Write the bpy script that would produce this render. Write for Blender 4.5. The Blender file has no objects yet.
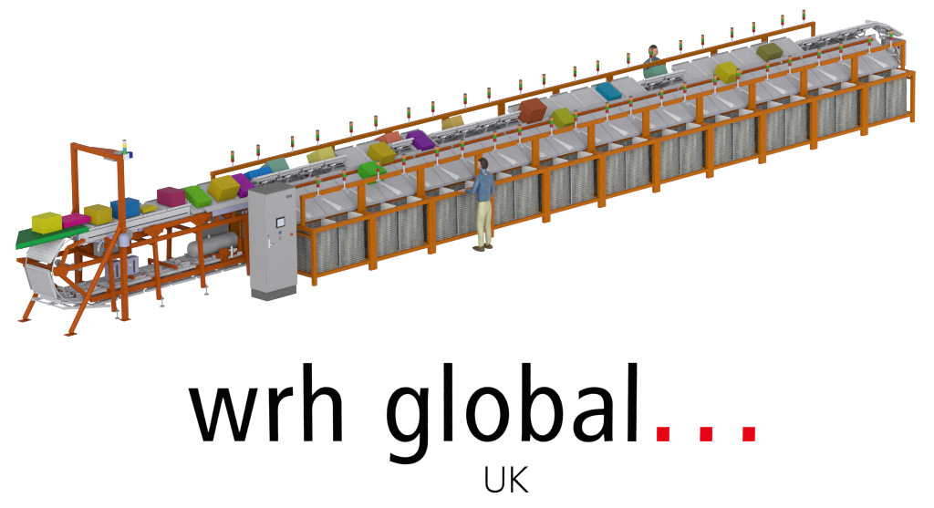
import bpy, bmesh, math, random
from mathutils import Vector, Matrix
random.seed(7)
S = bpy.context.scene
COL = S.collection
PI = math.pi
K = 2.62            # light level on surfaces facing the camera; albedo = photo colour / K

# ------------------------------------------------------------------ materials
def lin(c):
    c /= 255.0
    return c/12.92 if c <= 0.04045 else ((c+0.055)/1.055)**2.4
def mat(name, rgb, rough=0.5, metal=0.0, spec=0.12, var=0.06, scale=14.0, k=None, stretch=None, bump=0.0):
    """procedural paint / metal: base colour broken up by two octaves of noise"""
    m = bpy.data.materials.new(name); m.use_nodes = True
    nt = m.node_tree; N = nt.nodes; L = nt.links
    b = N['Principled BSDF']
    kk = K if k is None else k
    c = [lin(x)/kk for x in rgb]
    tc = N.new('ShaderNodeTexCoord'); mp = N.new('ShaderNodeMapping')
    L.new(tc.outputs['Object'], mp.inputs['Vector'])
    if stretch: mp.inputs['Scale'].default_value = stretch
    no = N.new('ShaderNodeTexNoise'); no.inputs['Scale'].default_value = scale; no.inputs['Detail'].default_value = 5
    L.new(mp.outputs['Vector'], no.inputs['Vector'])
    cr = N.new('ShaderNodeValToRGB')
    cr.color_ramp.elements[0].position = 0.3; cr.color_ramp.elements[1].position = 0.72
    cr.color_ramp.elements[0].color = [max(0, x*(1-var)) for x in c]+[1]
    cr.color_ramp.elements[1].color = [min(1, x*(1+var)) for x in c]+[1]
    L.new(no.outputs['Fac'], cr.inputs['Fac']); L.new(cr.outputs['Color'], b.inputs['Base Color'])
    b.inputs['Roughness'].default_value = rough; b.inputs['Metallic'].default_value = metal
    b.inputs['Specular IOR Level'].default_value = spec*.6
    if bump:
        bp = N.new('ShaderNodeBump'); bp.inputs['Strength'].default_value = bump; bp.inputs['Distance'].default_value = 0.004
        L.new(no.outputs['Fac'], bp.inputs['Height']); L.new(bp.outputs['Normal'], b.inputs['Normal'])
    return m
M = {}
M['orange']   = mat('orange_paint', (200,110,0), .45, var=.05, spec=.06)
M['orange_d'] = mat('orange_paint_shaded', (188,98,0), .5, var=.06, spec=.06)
M['rust']     = mat('red_orange_paint', (186,82,6), .45, var=.07, spec=.06)
M['grey']     = mat('galvanised_sheet', (188,188,193), .45, var=.035, scale=5, spec=.15)
M['greyd']    = mat('dull_steel', (158,160,164), .45, var=.10, spec=.2)
M['dark']     = mat('dark_rubber', (84,86,90), .6, var=.2)
M['black']    = mat('black_ink', (3,3,3), .9, var=0, spec=0.0)
M['red']      = mat('red_ink', (222,3,20), .9, var=0, spec=0.0)
M['white']    = mat('white_board', (255,255,255), .9, var=0, spec=0.0, k=2.2)
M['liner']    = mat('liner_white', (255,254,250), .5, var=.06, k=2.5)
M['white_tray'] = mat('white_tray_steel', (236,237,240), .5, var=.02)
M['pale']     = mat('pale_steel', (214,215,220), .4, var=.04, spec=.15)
M['bright']   = mat('bright_steel', (236,237,245), .35, var=.03, spec=.2)
M['cab']      = mat('cabinet_grey_paint', (179,179,181), .5, var=.015, scale=3)
M['cabtop']   = mat('cabinet_dark_grey', (112,112,113), .6, var=.03)
M['cabtop2']  = mat('cabinet_roof_grey', (116,116,117), .6, var=.03)
M['lav']      = mat('lavender_grey_housing', (176,176,210), .45, var=.03)
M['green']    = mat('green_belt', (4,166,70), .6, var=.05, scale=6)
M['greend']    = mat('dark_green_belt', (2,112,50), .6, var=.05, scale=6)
M['tank']     = mat('brushed_tank', (182,184,188), .32, var=.08, scale=3, stretch=(1,6,6), spec=.35)
M['screen']   = mat('screen_glass', (222,226,236), .3, var=.03)
M['bezel']    = mat('black_bezel', (34,30,52), .4, var=.05)
M['blue']     = mat('blue_plastic', (24,44,170), .4)
M['yellowp']  = mat('yellow_lens', (235,215,40), .3)
M['cyanl']    = mat('cyan_lens', (40,160,190), .3)
M['greenl']   = mat('green_lens', (36,160,34), .3, spec=.3)
M['orangel']  = mat('orange_lens', (214,134,74), .3, spec=.3)
M['redl']     = mat('red_lens', (176,24,24), .3, spec=.3)
M['cap']      = mat('dark_cap', (92,96,88), .5)
M['redknob']  = mat('red_knob', (200,60,20), .4)
M['skin']     = mat('skin', (214,170,140), .5, var=.04)
M['shirt']    = mat('blue_shirt', (66,108,142), .35, var=.30, scale=9, spec=.9, bump=1.0)
M['shirt2']   = mat('grey_blue_shirt', (98,126,140), .5, var=.14, scale=7, bump=.5)
M['khaki']    = mat('khaki_trousers', (200,198,156), .4, var=.16, scale=8, spec=.6, bump=1.0)
M['shoe']     = mat('brown_shoe_leather', (92,72,30), .35, spec=.5)
M['hair']     = mat('dark_hair', (34,26,20), .5, var=.3, scale=40, spec=.3)
M['label']    = mat('dark_print', (70,72,80), .8)

def floor_mat():
    m = bpy.data.materials.new('white_glow_floor'); m.use_nodes = True
    nt = m.node_tree; b = nt.nodes['Principled BSDF']
    no = nt.nodes.new('ShaderNodeTexNoise'); no.inputs['Scale'].default_value = 2
    cr = nt.nodes.new('ShaderNodeValToRGB')
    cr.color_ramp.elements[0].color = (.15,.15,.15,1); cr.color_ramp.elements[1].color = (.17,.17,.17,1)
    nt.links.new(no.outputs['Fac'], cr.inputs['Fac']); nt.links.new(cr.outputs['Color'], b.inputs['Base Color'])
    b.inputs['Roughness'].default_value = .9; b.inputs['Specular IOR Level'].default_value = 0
    # glow added to the floor so it stays white without cast shadows
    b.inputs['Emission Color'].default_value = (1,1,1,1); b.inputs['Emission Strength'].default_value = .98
    return m
M['floor'] = floor_mat()

def rib_mat():
    """zinc sheet of the bins: fine bands and painted gap shade, blue grey to tan"""
    m = bpy.data.materials.new('ribbed_zinc'); m.use_nodes = True
    nt = m.node_tree; N = nt.nodes; L = nt.links; b = N['Principled BSDF']
    tc = N.new('ShaderNodeTexCoord')
    def noise(scale, s3, det):
        mp = N.new('ShaderNodeMapping'); mp.inputs['Scale'].default_value = s3; L.new(tc.outputs['Object'], mp.inputs['Vector'])
        n = N.new('ShaderNodeTexNoise'); n.inputs['Scale'].default_value = scale; n.inputs['Detail'].default_value = det
        L.new(mp.outputs['Vector'], n.inputs['Vector']); return n.outputs['Fac']
    n1 = noise(1.0, (9,9,1.0), 3); n2 = noise(1.0, (5,5,60), 2); n3 = noise(1.0, (3,3,3), 3)  # n1: upright streaks that paint gap shadows and light strips into the colour
    wv = N.new('ShaderNodeTexWave'); wv.wave_type = 'BANDS'; wv.bands_direction = 'Z'; wv.inputs['Scale'].default_value = 8.9
    wv.inputs['Distortion'].default_value = 1.2; wv.inputs['Detail Scale'].default_value = .6; L.new(tc.outputs['Object'], wv.inputs['Vector'])
    def add(a, b_, wa, wb):
        q = N.new('ShaderNodeMath'); q.operation = 'MULTIPLY'; q.inputs[1].default_value = wa; L.new(a, q.inputs[0])
        r = N.new('ShaderNodeMath'); r.operation = 'MULTIPLY_ADD'; r.inputs[1].default_value = wb; L.new(b_, r.inputs[0]); L.new(q.outputs[0], r.inputs[2]); return r.outputs[0]
    f = add(add(n1, n2, .66, .24), wv.outputs['Fac'], 1.0, .14)
    cr = N.new('ShaderNodeValToRGB'); e = cr.color_ramp.elements
    e[0].position = .28; e[0].color = [lin(x)/K for x in (68,76,78)]+[1]
    e[1].position = .72; e[1].color = [lin(x)/K for x in (194,192,184)]+[1]
    e2 = e.new(.48); e2.color = [lin(x)/K for x in (132,135,133)]+[1]
    L.new(f, cr.inputs['Fac'])
    tn = N.new('ShaderNodeMixRGB'); tn.blend_type = 'MULTIPLY'; tn.inputs['Color2'].default_value = (1.0,.90,.78,1)
    t2 = N.new('ShaderNodeMapRange'); t2.inputs[1].default_value = .5; t2.inputs[2].default_value = .7; L.new(n3, t2.inputs[0])
    L.new(t2.outputs[0], tn.inputs['Fac']); L.new(cr.outputs['Color'], tn.inputs['Color1'])
    L.new(tn.outputs['Color'], b.inputs['Base Color'])
    b.inputs['Roughness'].default_value = .45; b.inputs['Specular IOR Level'].default_value = .15
    return m
M['rib'] = rib_mat()

# ------------------------------------------------------------------ mesh helper
class MB:
    def __init__(s): s.v = []; s.f = []; s.sm = []
    def poly(s, pts, faces, smooth=False):
        n = len(s.v); s.v += [tuple(p) for p in pts]
        for q in faces: s.f.append(tuple(n+i for i in q)); s.sm.append(smooth)
    def box(s, x0, x1, y0, y1, z0, z1, Mx=None):
        if x0 > x1: x0, x1 = x1, x0
        if y0 > y1: y0, y1 = y1, y0
        if z0 > z1: z0, z1 = z1, z0
        P = [Vector((x, y, z)) for z in (z0, z1) for x, y in ((x0,y0),(x1,y0),(x1,y1),(x0,y1))]
        if Mx: P = [Mx @ p for p in P]
        s.poly(P, [(0,3,2,1),(4,5,6,7),(0,1,5,4),(1,2,6,5),(2,3,7,6),(3,0,4,7)])
        return s
    def bar(s, p0, p1, w, h, up=(0,0,1)):
        """rectangular bar, w across, h along 'up'"""
        p0 = Vector(p0); p1 = Vector(p1); d = (p1-p0); L = d.length; d.normalize()
        u = Vector(up); u = (u - d*u.dot(d)); 
        if u.length < 1e-4: u = Vector((1,0,0)) - d*d.x
        u.normalize(); r = d.cross(u)
        a, b = r*w/2, u*h/2
        P = [p0-a-b, p0+a-b, p0+a+b, p0-a+b, p1-a-b, p1+a-b, p1+a+b, p1-a+b]
        s.poly(P, [(0,1,2,3),(7,6,5,4),(0,4,5,1),(1,5,6,2),(2,6,7,3),(3,7,4,0)])
        return s
    def cyl(s, p0, p1, r0, r1=None, n=12, caps=True):
        if r1 is None: r1 = r0
        p0 = Vector(p0); p1 = Vector(p1); d = (p1-p0).normalized()
        a = d.orthogonal().normalized(); b = d.cross(a)
        P = [p0+(a*math.cos(2*PI*i/n)+b*math.sin(2*PI*i/n))*r0 for i in range(n)] + \
            [p1+(a*math.cos(2*PI*i/n)+b*math.sin(2*PI*i/n))*r1 for i in range(n)]
        s.poly(P, [(i, (i+1)%n, n+(i+1)%n, n+i) for i in range(n)], True)
        if caps:
            s.poly(P[:n], [tuple(reversed(range(n)))]); s.poly(P[n:], [tuple(range(n))])
        return s
    def prism(s, prof, y0, y1, axis='y'):
        """profile of (x,z) points pushed along y, or (y,z) points along x"""
        n = len(prof)
        if axis == 'y': P = [(a, y0, b) for a, b in prof]+[(a, y1, b) for a, b in prof]
        else:           P = [(y0, a, b) for a, b in prof]+[(y1, a, b) for a, b in prof]
        s.poly(P, [tuple(range(n)), tuple(reversed(range(n, 2*n)))]+[(i, n+i, n+(i+1)%n, (i+1)%n) for i in range(n)])
        return s
    def mesh(s, name):
        me = bpy.data.meshes.new(name); me.from_pydata(s.v, [], s.f)
        me.polygons.foreach_set('use_smooth', s.sm); me.validate(); me.update()
        bm = bmesh.new(); bm.from_mesh(me); bmesh.ops.recalc_face_normals(bm, faces=bm.faces); bm.to_mesh(me); bm.free()
        return me
def obj(name, mb, m, parent=None, loc=None, bevel=0):
    me = mb.mesh(name) if isinstance(mb, MB) else mb
    o = bpy.data.objects.new(name, me); COL.objects.link(o)
    if m is not None: me.materials.clear(); me.materials.append(m)
    if parent: o.parent = parent
    if loc: o.location = loc
    if bevel:
        b = o.modifiers.new('edge', 'BEVEL'); b.width = bevel; b.segments = 2; b.limit_method = 'ANGLE'
    return o
def thing(name, label, cat, loc=(0,0,0), rotz=0, group=None):
    o = bpy.data.objects.new(name, None); COL.objects.link(o); o.empty_display_size = .1
    o.location = loc; o.rotation_euler = (0,0,rotz); o['label'] = label; o['category'] = cat
    if group: o['group'] = group
    return o
def tag(o, label, cat, group=None):
    o['label'] = label; o['category'] = cat
    if group: o['group'] = group
    return o
KIDS = {}
def kids(o):
    return [c for c in bpy.data.objects if c.parent == o]
def tree(o):
    return (o, [tree(c) for c in kids(o)])
def dup(t, parent=None):
    c = t[0].copy(); COL.objects.link(c)
    if parent: c.parent = parent
    for k in t[1]: dup(k, c)
    return c
ORD = ['first','second','third','fourth','fifth','sixth','seventh','eighth','ninth','tenth','eleventh','twelfth','thirteenth',
       'fourteenth','fifteenth','sixteenth','seventeenth','eighteenth','nineteenth','twentieth']
def ordn(i):
    if i < 20: return ORD[i]
    t = {2:'twenty', 3:'thirty', 4:'forty'}[(i+1)//10]
    r = (i+1) % 10
    return {2:'twentieth',3:'thirtieth',4:'fortieth'}[(i+1)//10] if r == 0 else t+'-'+ORD[r-1]

# ------------------------------------------------------------------ ground
g = MB(); g.poly([(-500,-500,0),(700,-500,0),(700,700,0),(-500,700,0)], [(0,1,2,3)])
fl = obj('floor', g, M['floor']); fl['kind'] = 'structure'; fl['label'] = 'plain white floor'

YC = 1.53           # centre line of the sorter
ZT = 1.70           # top of a level tray
# ------------------------------------------------------------------ discharge stations (orange frames)
PW = 1.5
H = 1.064; HT = 1.647
def make_station(front=True, first=False, last=False):
    t = thing('chute_station', '', 'sorting station')
    O = M['orange']
    # local: x 0..1.5, y 0 = operator side, .31 header, .62 rear posts
    pw = .078
    for x in (0.002+pw/2, PW-.002-pw/2):
        b = MB(); b.box(x-pw/2, x+pw/2, 0, .07, .0, H-.07); 
        obj('leg', b, O, t)
        b = MB(); b.box(x-pw/2, x+pw/2, .56, .62, .0, H-.07); obj('leg', b, O, t)
        b = MB(); b.box(x-pw/2, x+pw/2, .285, .335, H, HT-.075); b.box(x-.03, x+.03, .29, .33, H-.07, H)
        obj('upright', b, O, t)
        b = MB()
        b.box(x-pw/2+.004, x+pw/2-.004, .07, .56, H-.07, H-.003)
        obj('side_rail', b, O, t)
        if (first and x < .5) or (last and x > 1):
            b = MB(); b.box(x-.03, x+.03, .07, .56, .885, .93); obj('side_rail', b, O, t)
        b = MB(); b.box(x-.03, x+.03, .07, .56, .14, .205); obj('side_rail', b, O, t)
    b = MB(); b.box(.002, PW-.002, -.003, .07, H-.07, H); obj('front_rail', b, O, t)
    b = MB(); b.box(.002+pw, PW-.002-pw, .006, .062, .14, .205); obj('bottom_rail', b, O, t)
    b = MB(); b.box(.002+pw, PW-.002-pw, .565, .615, .14, .205); obj('bottom_rail', b, O, t)
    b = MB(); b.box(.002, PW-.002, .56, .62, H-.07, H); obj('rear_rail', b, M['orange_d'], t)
    b = MB(); b.box(.002, PW-.002, .27, .345, HT-.075, HT); obj('header_beam', b, O, t)
    # corner gussets under the front rail
    b = MB()
    for x, sg in ((.002+pw, 1), (PW-.002-pw, -1)):
        b.prism([(x, H-.07), (x+sg*.035, H-.07), (x, H-.125)], .012, .05)
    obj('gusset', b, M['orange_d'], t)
    # chutes
    for c, (x0, x1) in enumerate(((.003, .747), (.753, 1.497))):
        za, zb = 1.530, 1.125; ya, yb = 1.06, .45
        def cz(y): return zb+(za-zb)*(y-yb)/(ya-yb)
        b = MB()
        b.poly([(x0,yb,zb),(x1,yb,zb),(x1,ya,za),(x0,ya,za),(x0,yb,zb-.012),(x1,yb,zb-.012),(x1,ya,za-.012),(x0,ya,za-.012)],
               [(0,1,2,3),(7,6,5,4),(0,4,5,1),(1,5,6,2),(2,6,7,3),(3,7,4,0)])
        b.box(x0, x1, yb-.008, yb, zb-.045, zb)
        for x in (x0, x1-.006):
            b.prism([(yb, zb), (ya, za), (ya, za+.012), (yb, zb+.012)], x, x+.006, axis='x')
        ch = obj('chute', b, M['grey'], t)
        # deflector: bright folded triangle, narrow at the top and wide at the mouth
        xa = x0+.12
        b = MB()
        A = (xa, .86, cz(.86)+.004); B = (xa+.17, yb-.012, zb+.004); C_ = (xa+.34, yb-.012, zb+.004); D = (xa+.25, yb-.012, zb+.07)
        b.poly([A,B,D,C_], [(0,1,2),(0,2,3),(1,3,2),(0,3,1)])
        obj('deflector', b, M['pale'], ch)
        b = MB(); b.box(x1-.17, x1-.05, yb-.02, yb+.02, zb-.05, zb-.015); obj('chute_hinge', b, M['lav'], ch)
    # signal towers: (x offset along beam)
    for xo in ((.36, 1.01) if front else (.53, 1.17)):
        if front: yy, z0, z1 = .235, 1.60, 1.758
        else:     yy, z0, z1 = .31, 1.64, 1.742
        b = MB(); b.cyl((xo,yy,z0),(xo,yy,z1), .013, n=10)
        tw = obj('signal_tower', b, M['pale'], t)
        zz = z1
        for nm, mm, hh, rr in (('red_lens','redl',.064,.0335),('green_lens','greenl',.066,.0335),('orange_lens','orangel',.060,.0335),('cap','cap',.016,.034)):
            b = MB(); b.cyl((xo,yy,zz),(xo,yy,zz+hh-.003), rr, n=14)
            b.cyl((xo,yy,zz+hh-.003),(xo,yy,zz+hh), rr*.85, n=14)
            obj(nm, b, M[mm], tw); zz += hh
        if front:
            b = MB(); b.box(xo-.045, xo+.045, .225, .268, 1.575, 1.612); b.box(xo-.02, xo+.06, .19, .235, 1.545, 1.575)
            b.cyl((xo+.035,.19,1.52),(xo+.035,.19,1.56), .022, n=10)
            obj('tower_clamp', b, M['grey'], tw)
        else:
            b = MB(); b.cyl((xo,yy,1.648),(xo,yy,1.662), .024, n=10); obj('tower_foot', b, M['pale'], tw)
    return t
protos = {}
for key in (('f','first'),('f','mid'),('f','last'),('b','first'),('b','mid'),('b','last')):
    protos[key] = tree(make_station(key[0]=='f', key[1]=='first', key[1]=='last'))
NS = 11
def spot_st(i):
    if i == 0: return 'nearest the grey cabinet'
    if i == NS-1: return 'at the far right end'
    return ordn(i)+' from the grey cabinet'
used = set()
for side in ('f', 'b'):
    for i in range(NS):
        key = (side, 'first' if i == 0 else 'last' if i == NS-1 else 'mid')
        o = protos[key][0] if key not in used else dup(protos[key]); used.add(key)
        if side == 'f':
            o.location = (i*PW, 0, 0)
            o['label'] = 'orange front-row station frame with two chutes and signal lights, '+spot_st(i)
            if i == 3: o['label'] = 'orange front-row frame the standing worker in blue faces, '+spot_st(3)
            o['group'] = 'orange chute stations along the front'
        else:
            o['label'] = 'orange back-row frame behind the tray line, '+spot_st(i)
            o['group'] = 'orange chute stations along the back'
# back row is the mirror image about the centre line: flip meshes once for the three back prototypes
flipped = set()
def flip(t):
    o = t[0]
    if o.type == 'MESH' and o.data.name not in flipped:
        flipped.add(o.data.name)
        bm = bmesh.new(); bm.from_mesh(o.data)
        for v in bm.verts: v.co.y = -v.co.y
        bmesh.ops.reverse_faces(bm, faces=bm.faces); bm.to_mesh(o.data); bm.free()
    for c in t[1]: flip(c)
for key in protos:
    if key[0] == 'b': flip(protos[key])
bi = 0
for o in [x for x in bpy.data.objects if x.get('group') == 'orange chute stations along the back']:
    # index read back from its label
    lab = o['label']
    for i in range(NS):
        if lab.endswith(spot_st(i)): o.location = (i*PW, 3.06, 0)

# ------------------------------------------------------------------ ribbed bins
def ribbed_panel(mb, path_, z0, z1, n, amp, skew=0.0, seed=0):
    """corrugated sheet standing on a floor line of (x,y) points; ribs slightly skewed and buckled"""
    rnd = random.Random(seed); ph = rnd.random()*6
    rows = n*2; P = []; m = len(path_)
    for r in range(rows+1):
        for c, (x, y) in enumerate(path_):
            a = path_[max(c-1,0)]; q = path_[min(c+1,m-1)]
            dx, dy = q[0]-a[0], q[1]-a[1]; l = math.hypot(dx, dy); nx, ny = dy/l, -dx/l
            u = c/(m-1)
            w = amp*(1 if r % 2 else -1)+.005*math.sin(3.2*PI*u+ph)*(r/rows)+.003*math.sin(9*u+r*.31+ph)
            z = z0+(z1-z0)*r/rows+(skew*(u-.5)+.004*math.sin(5*u+ph))*min(1, r/8, (rows-r)/8)
            P.append((x+nx*w, y+ny*w, z))
    F = [(r*m+c, r*m+c+1, (r+1)*m+c+1, (r+1)*m+c) for r in range(rows) for c in range(m-1)]
    mb.poly(P, F)
def make_bin(seed):
    t = thing('ribbed_bin', '', 'bin')
    W = .660; D = .50; rnd = random.Random(seed)
    f1 = .47+.03*rnd.random()
    fr = [(0,.035),(.03,.006)]+[(.03+(f1-.03)*i/7,0) for i in range(1,8)]+[(f1+.07,.008),(f1+.12,.028),(W-.022,.07)]
    b = MB(); ribbed_panel(b, fr, .0, .80, 24, .0042, skew=-.075, seed=seed)
    obj('front_wall', b, M['rib'], t)
    b = MB(); ribbed_panel(b, [(0,D-D*i/8) for i in range(8)]+[(0,.036)], .0, .80, 24, .0042, seed=seed+3); obj('side_wall', b, M['rib'], t)
    b = MB(); ribbed_panel(b, [(W-.02+.02*i/8,.07+(D-.07)*i/8) for i in range(9)], .0, .80, 24, .0042, seed=seed+5); obj('side_wall', b, M['rib'], t)
    b = MB(); ribbed_panel(b, [(W-W*i/8, D) for i in range(9)], .02, .83, 22, .005, seed=seed+9); obj('rear_wall', b, M['rib'], t)
    b = MB(); b.box(.012, W-.03, .012, D-.01, .0, .02); obj('base', b, M['greyd'], t)
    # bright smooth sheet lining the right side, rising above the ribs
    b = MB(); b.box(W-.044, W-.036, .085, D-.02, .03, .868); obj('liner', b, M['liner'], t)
    b = MB(); b.cyl((-.012,.03,.02),(-.012,.03,.82), .0065, n=8)
    obj('corner_rod', b, M['pale'], t)
    return t
bp = [tree(make_bin(11)), tree(make_bin(29)), tree(make_bin(47))]
usedb = set()
def place_bin(k, loc, rot, label, group):
    if k not in usedb: o = bp[k][0]; usedb.add(k)
    else: o = dup(bp[k])
    o.location = loc; o.rotation_euler = (0,0,rot); o['label'] = label; o['group'] = group
for i in range(NS):
    for c in range(2):
        place_bin((i*2+c*2+c) % 3, (i*PW+.084+c*.669, .070, .188), 0,
                  'ribbed grey bin on the '+('left','right')[c]+' in the front station '+spot_st(i), 'ribbed bins in the front stations')
for i in range(3):
    for c in range(2):
        place_bin((i+c) % 3, (i*PW+.747+c*.669, 3.06-.07, .188), PI,
                  'ribbed grey bin on the '+('left','right')[c]+' in the back station '+spot_st(i), 'ribbed bins in the back stations')

# ------------------------------------------------------------------ trays
TP = .5665; X0 = 2.10; PIV = .20; TILT = math.radians(27)
WL = (-4.56, 1.05); WR = (16.95, 1.05); RW = .64
def make_tray():
    """local origin = pivot; tray top at z = PIV, x -TP/2..TP/2, y -.31...31"""
    t = thing('tilt_tray', '', 'tray')
    w = TP/2-.014; l = .325; z = PIV
    b = MB()
    # panel with chamfered corners and raised ribs running across the line
    c = .035
    P = [(-w+c,-l),(w-c,-l),(w,-l+c),(w,l-c),(w-c,l),(-w+c,l),(-w,l-c),(-w,-l+c)]
    b.poly([(x,y,z-.018) for x,y in P]+[(x,y,z) for x,y in P], [tuple(reversed(range(8))), tuple(range(8,16))]+[(i,(i+1)%8,8+(i+1)%8,8+i) for i in range(8)])
    nr = 7
    for i in range(nr):
        x = -w+.07+(2*w-.14)*i/(nr-1)
        b.prism([(x-.011,z-.001),(x+.011,z-.001),(x+.006,z+.0045),(x-.006,z+.0045)], -l+.05, l-.05)
    obj('tray_panel', b, M['grey'], t)
    for sx in (-1, 1):
        b = MB(); b.prism([(-l+c, z-.045), (l-c, z-.045), (l-c-.01, z+.026), (-l+c+.01, z+.026)], sx*w-.007, sx*w+.007, axis='x')
        obj('side_lip', b, M['pale'], t)
    for sy in (-1, 1):
        b = MB(); b.box(-w+(c if sy>0 else -.006), w-(c if sy>0 else -.006), sy*l-.008, sy*l+.008, z-.022, z+(.022 if sy>0 else .014))
        obj('end_lip', b, M['greyd'] if sy > 0 else M['pale'], t)
    b = MB(); b.box(-w+.045, w-.045, -.26, .26, z-.03, z-.0185); obj('fill_pan', b, M['bright'], t)  # bright plate added to lighten the dark tray underside
    # underframe: pressed tub, cross members, braces
    b = MB()
    b.box(-w+.02, w-.02, -.29, -.265, z-.075, z-.018); b.box(-w+.02, w-.02, .265, .29, z-.075, z-.018)
    b.box(-w+.02, -w+.04, -.265, .265, z-.07, z-.018); b.box(w-.04, w-.02, -.265, .265, z-.07, z-.018)
    obj('rim_frame', b, M['grey'], t)
    b = MB()
    for sy in (-1, 1):
        b.bar((-w+.04, sy*.15, z-.05), (w-.04, sy*.15, z-.05), .03, .04)
        b.bar((-w+.05, sy*.25, z-.06), (.02, sy*.06, z-.08), .016, .022)
        b.bar((w-.05, sy*.25, z-.06), (.02, sy*.06, z-.08), .016, .022)
    b.box(-.13, .09, -.07, .07, z-.12, z-.03)
    obj('underframe', b, M['pale'], t)
    b = MB()
    b.bar((.05,-.20,z-.05), (.05,-.04,.0), .03, .02); b.bar((.05,.20,z-.05), (.05,.04,.0), .03, .02)
    b.cyl((.05,-.06,0), (.05,.06,0), .035, n=12)
    obj('pivot_bracket', b, M['pale'], t)
    b = MB(); b.cyl((.02,-.19,z-.085), (.12,-.21,z-.075), .024, n=10)
    obj('damper', b, M['grey'], t)
    b = MB(); b.cyl((-.14,-.20,z-.09), (-.09,-.20,z-.09), .02, n=10); obj('roller', b, M['dark'], t)
    b = MB()
    b.cyl((-.2,-.17,z-.09), (-.0,-.21,z-.10), .012, n=8); b.bar((.08,-.16,z-.09), (.22,-.25,z-.085), .014, .014)
    b.bar((-.19,-.10,z-.09), (.02,-.24,z-.10), .012, .03); b.bar((-.22,-.255,z-.085), (-.06,-.13,z-.10), .012, .012)
    obj('linkage', b, M['bright'], t)
    return t
tp = tree(make_tray()); tray_used = [False]
def place_tray(mtx, label, group):
    if not tray_used[0]: o = tp[0]; tray_used[0] = True
    else: o = dup(tp)
    o.matrix_world = mtx; o['label'] = label; o['group'] = group
    return o
def state(k):
    if k <= -8: return 0
    if k <= -5: return 1
    if k <= -1: return -1
    if k <= 1: return 1
    if k == 2: return -1
    if k == 3: return 1
    if k <= 7: return -1
    if k <= 13: return 1
    if k <= 15: return -1
    if k <= 21: return 1
    return -1
runs = {}
RUNNAME = {}
def runlabel(k):
    if k <= -8: return ('level tray beside the gantry', -12)
    if k <= -5: return ('tray tipped to the front behind the cabinet', -7)
    if k <= -1: return ('tray tipped to the back right of the cabinet roof', -4)
    if k <= 1: return ('empty-topped tray tipped to the front near the green box', 0)
    if k == 2: return ('single tray tipped back under the salmon box', 2)
    if k == 3: return ('single tray tipped forward under the purple box', 3)
    if k <= 7: return ('tray tipped back near the tan box', 4)
    if k <= 13: return ('tray tipped forward between the brown and teal boxes', 8)
    if k <= 15: return ('tray tipped back before the far worker', 14)
    if k <= 21: return ('tray tipped forward near the mustard and khaki boxes', 16)
    return ('tray tipped back at the far right end', 22)
for k in range(-12, 26):
    xc = X0+TP*(k+.5); s = state(k)
    Mx = Matrix.Translation((xc, YC, ZT-PIV)) @ Matrix.Rotation(s*TILT, 4, 'X')
    nm, st = runlabel(k)
    lab = nm if nm.startswith('single') else nm+', '+ordn(k-st)+' from the left'
    place_tray(Mx, 'grey slatted '+lab, 'tilt trays on the upper run')
# trays round the two end wheels
for j, a in enumerate((44, -17, -80)):
    r = RW-PIV-.02; A = math.radians(a)
    n = Vector((-math.cos(A), 0, math.sin(A)))
    Mx = Matrix.Translation((WL[0]+n.x*r, YC, WL[1]+n.z*r)) @ Matrix.Rotation(math.radians(a-90), 4, 'Y')
    wt = place_tray(Mx, ('pale slatted tray sloping down under the green belt end','grey slatted tray hanging upright at the left end','slatted tray turned under at the left end, lowest')[j], 'trays on the left end wheel')
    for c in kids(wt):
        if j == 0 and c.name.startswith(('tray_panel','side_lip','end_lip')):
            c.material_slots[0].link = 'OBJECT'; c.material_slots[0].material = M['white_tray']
for j, a in enumerate((60, 0, -62)):
    r = RW-PIV-.02; A = math.radians(a)
    n = Vector((math.cos(A), 0, math.sin(A)))
    Mx = Matrix.Translation((WR[0]+n.x*r, YC, WR[1]+n.z*r)) @ Matrix.Rotation(math.radians(90-a), 4, 'Y')
    place_tray(Mx, ('grey tray starting down the right end wheel','grey tray upright at the far right end wheel','grey tray turned under at the far right end wheel')[j], 'trays on the right end wheel')
# return run, upside down (front legs and bins hide all but the first ones)
for k in range(-11, 26):
    xc = X0+TP*(k+.5)
    Mx = Matrix.Translation((xc, YC, .34+PIV)) @ Matrix.Rotation(PI, 4, 'X')
    place_tray(Mx, 'grey tray upside down on the lower return run, '+ordn(k+11)+' from the left', 'trays on the lower return run')

# ------------------------------------------------------------------ sorter carcass
YF, YB = 1.12, 1.96
t = thing('sorter_frame', 'red-orange steel trestle frame carrying the tray line', 'machine frame', (0,0,0))
R_ = M['rust']
XE = 16.7
def side(y, sg):
    # sg = -1 front, +1 back
    b = MB(); b.bar((-4.35,y,.44),(XE,y,.44), .05, .09); obj('lower_rail', b, R_, t)
    b = MB(); b.bar((-5.06,y,1.12),(-3.5,y,1.12), .05, .085); obj('nose_rail', b, R_, t)
    b = MB(); b.bar((-5.08,y,1.10),(-4.36,y,.46), .05, .075); obj('nose_brace', b, R_, t)
    b = MB(); b.bar((-5.02,y,1.14),(-4.84,y,1.50), .045, .07, up=(1,0,0)); b.bar((-4.84,y,1.50),(-4.45,y,1.56), .045, .06); obj('nose_brace', b, R_, t)
    b = MB(); b.prism([(-5.16,1.05),(-4.92,.99),(-4.84,1.10),(-4.95,1.22),(-5.14,1.19)], y-.032, y+.032); obj('nose_plate', b, R_, t)
    b = MB(); b.bar((-3.4,y,1.235),(-.2,y,1.235), .045, .085); obj('middle_rail', b, R_, t)
    b = MB(); b.bar((-3.05,y,1.45),(-.15,y,1.45), .045, .085); obj('upper_rail', b, R_, t)
side(YF, -1); side(YB, 1)
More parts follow.
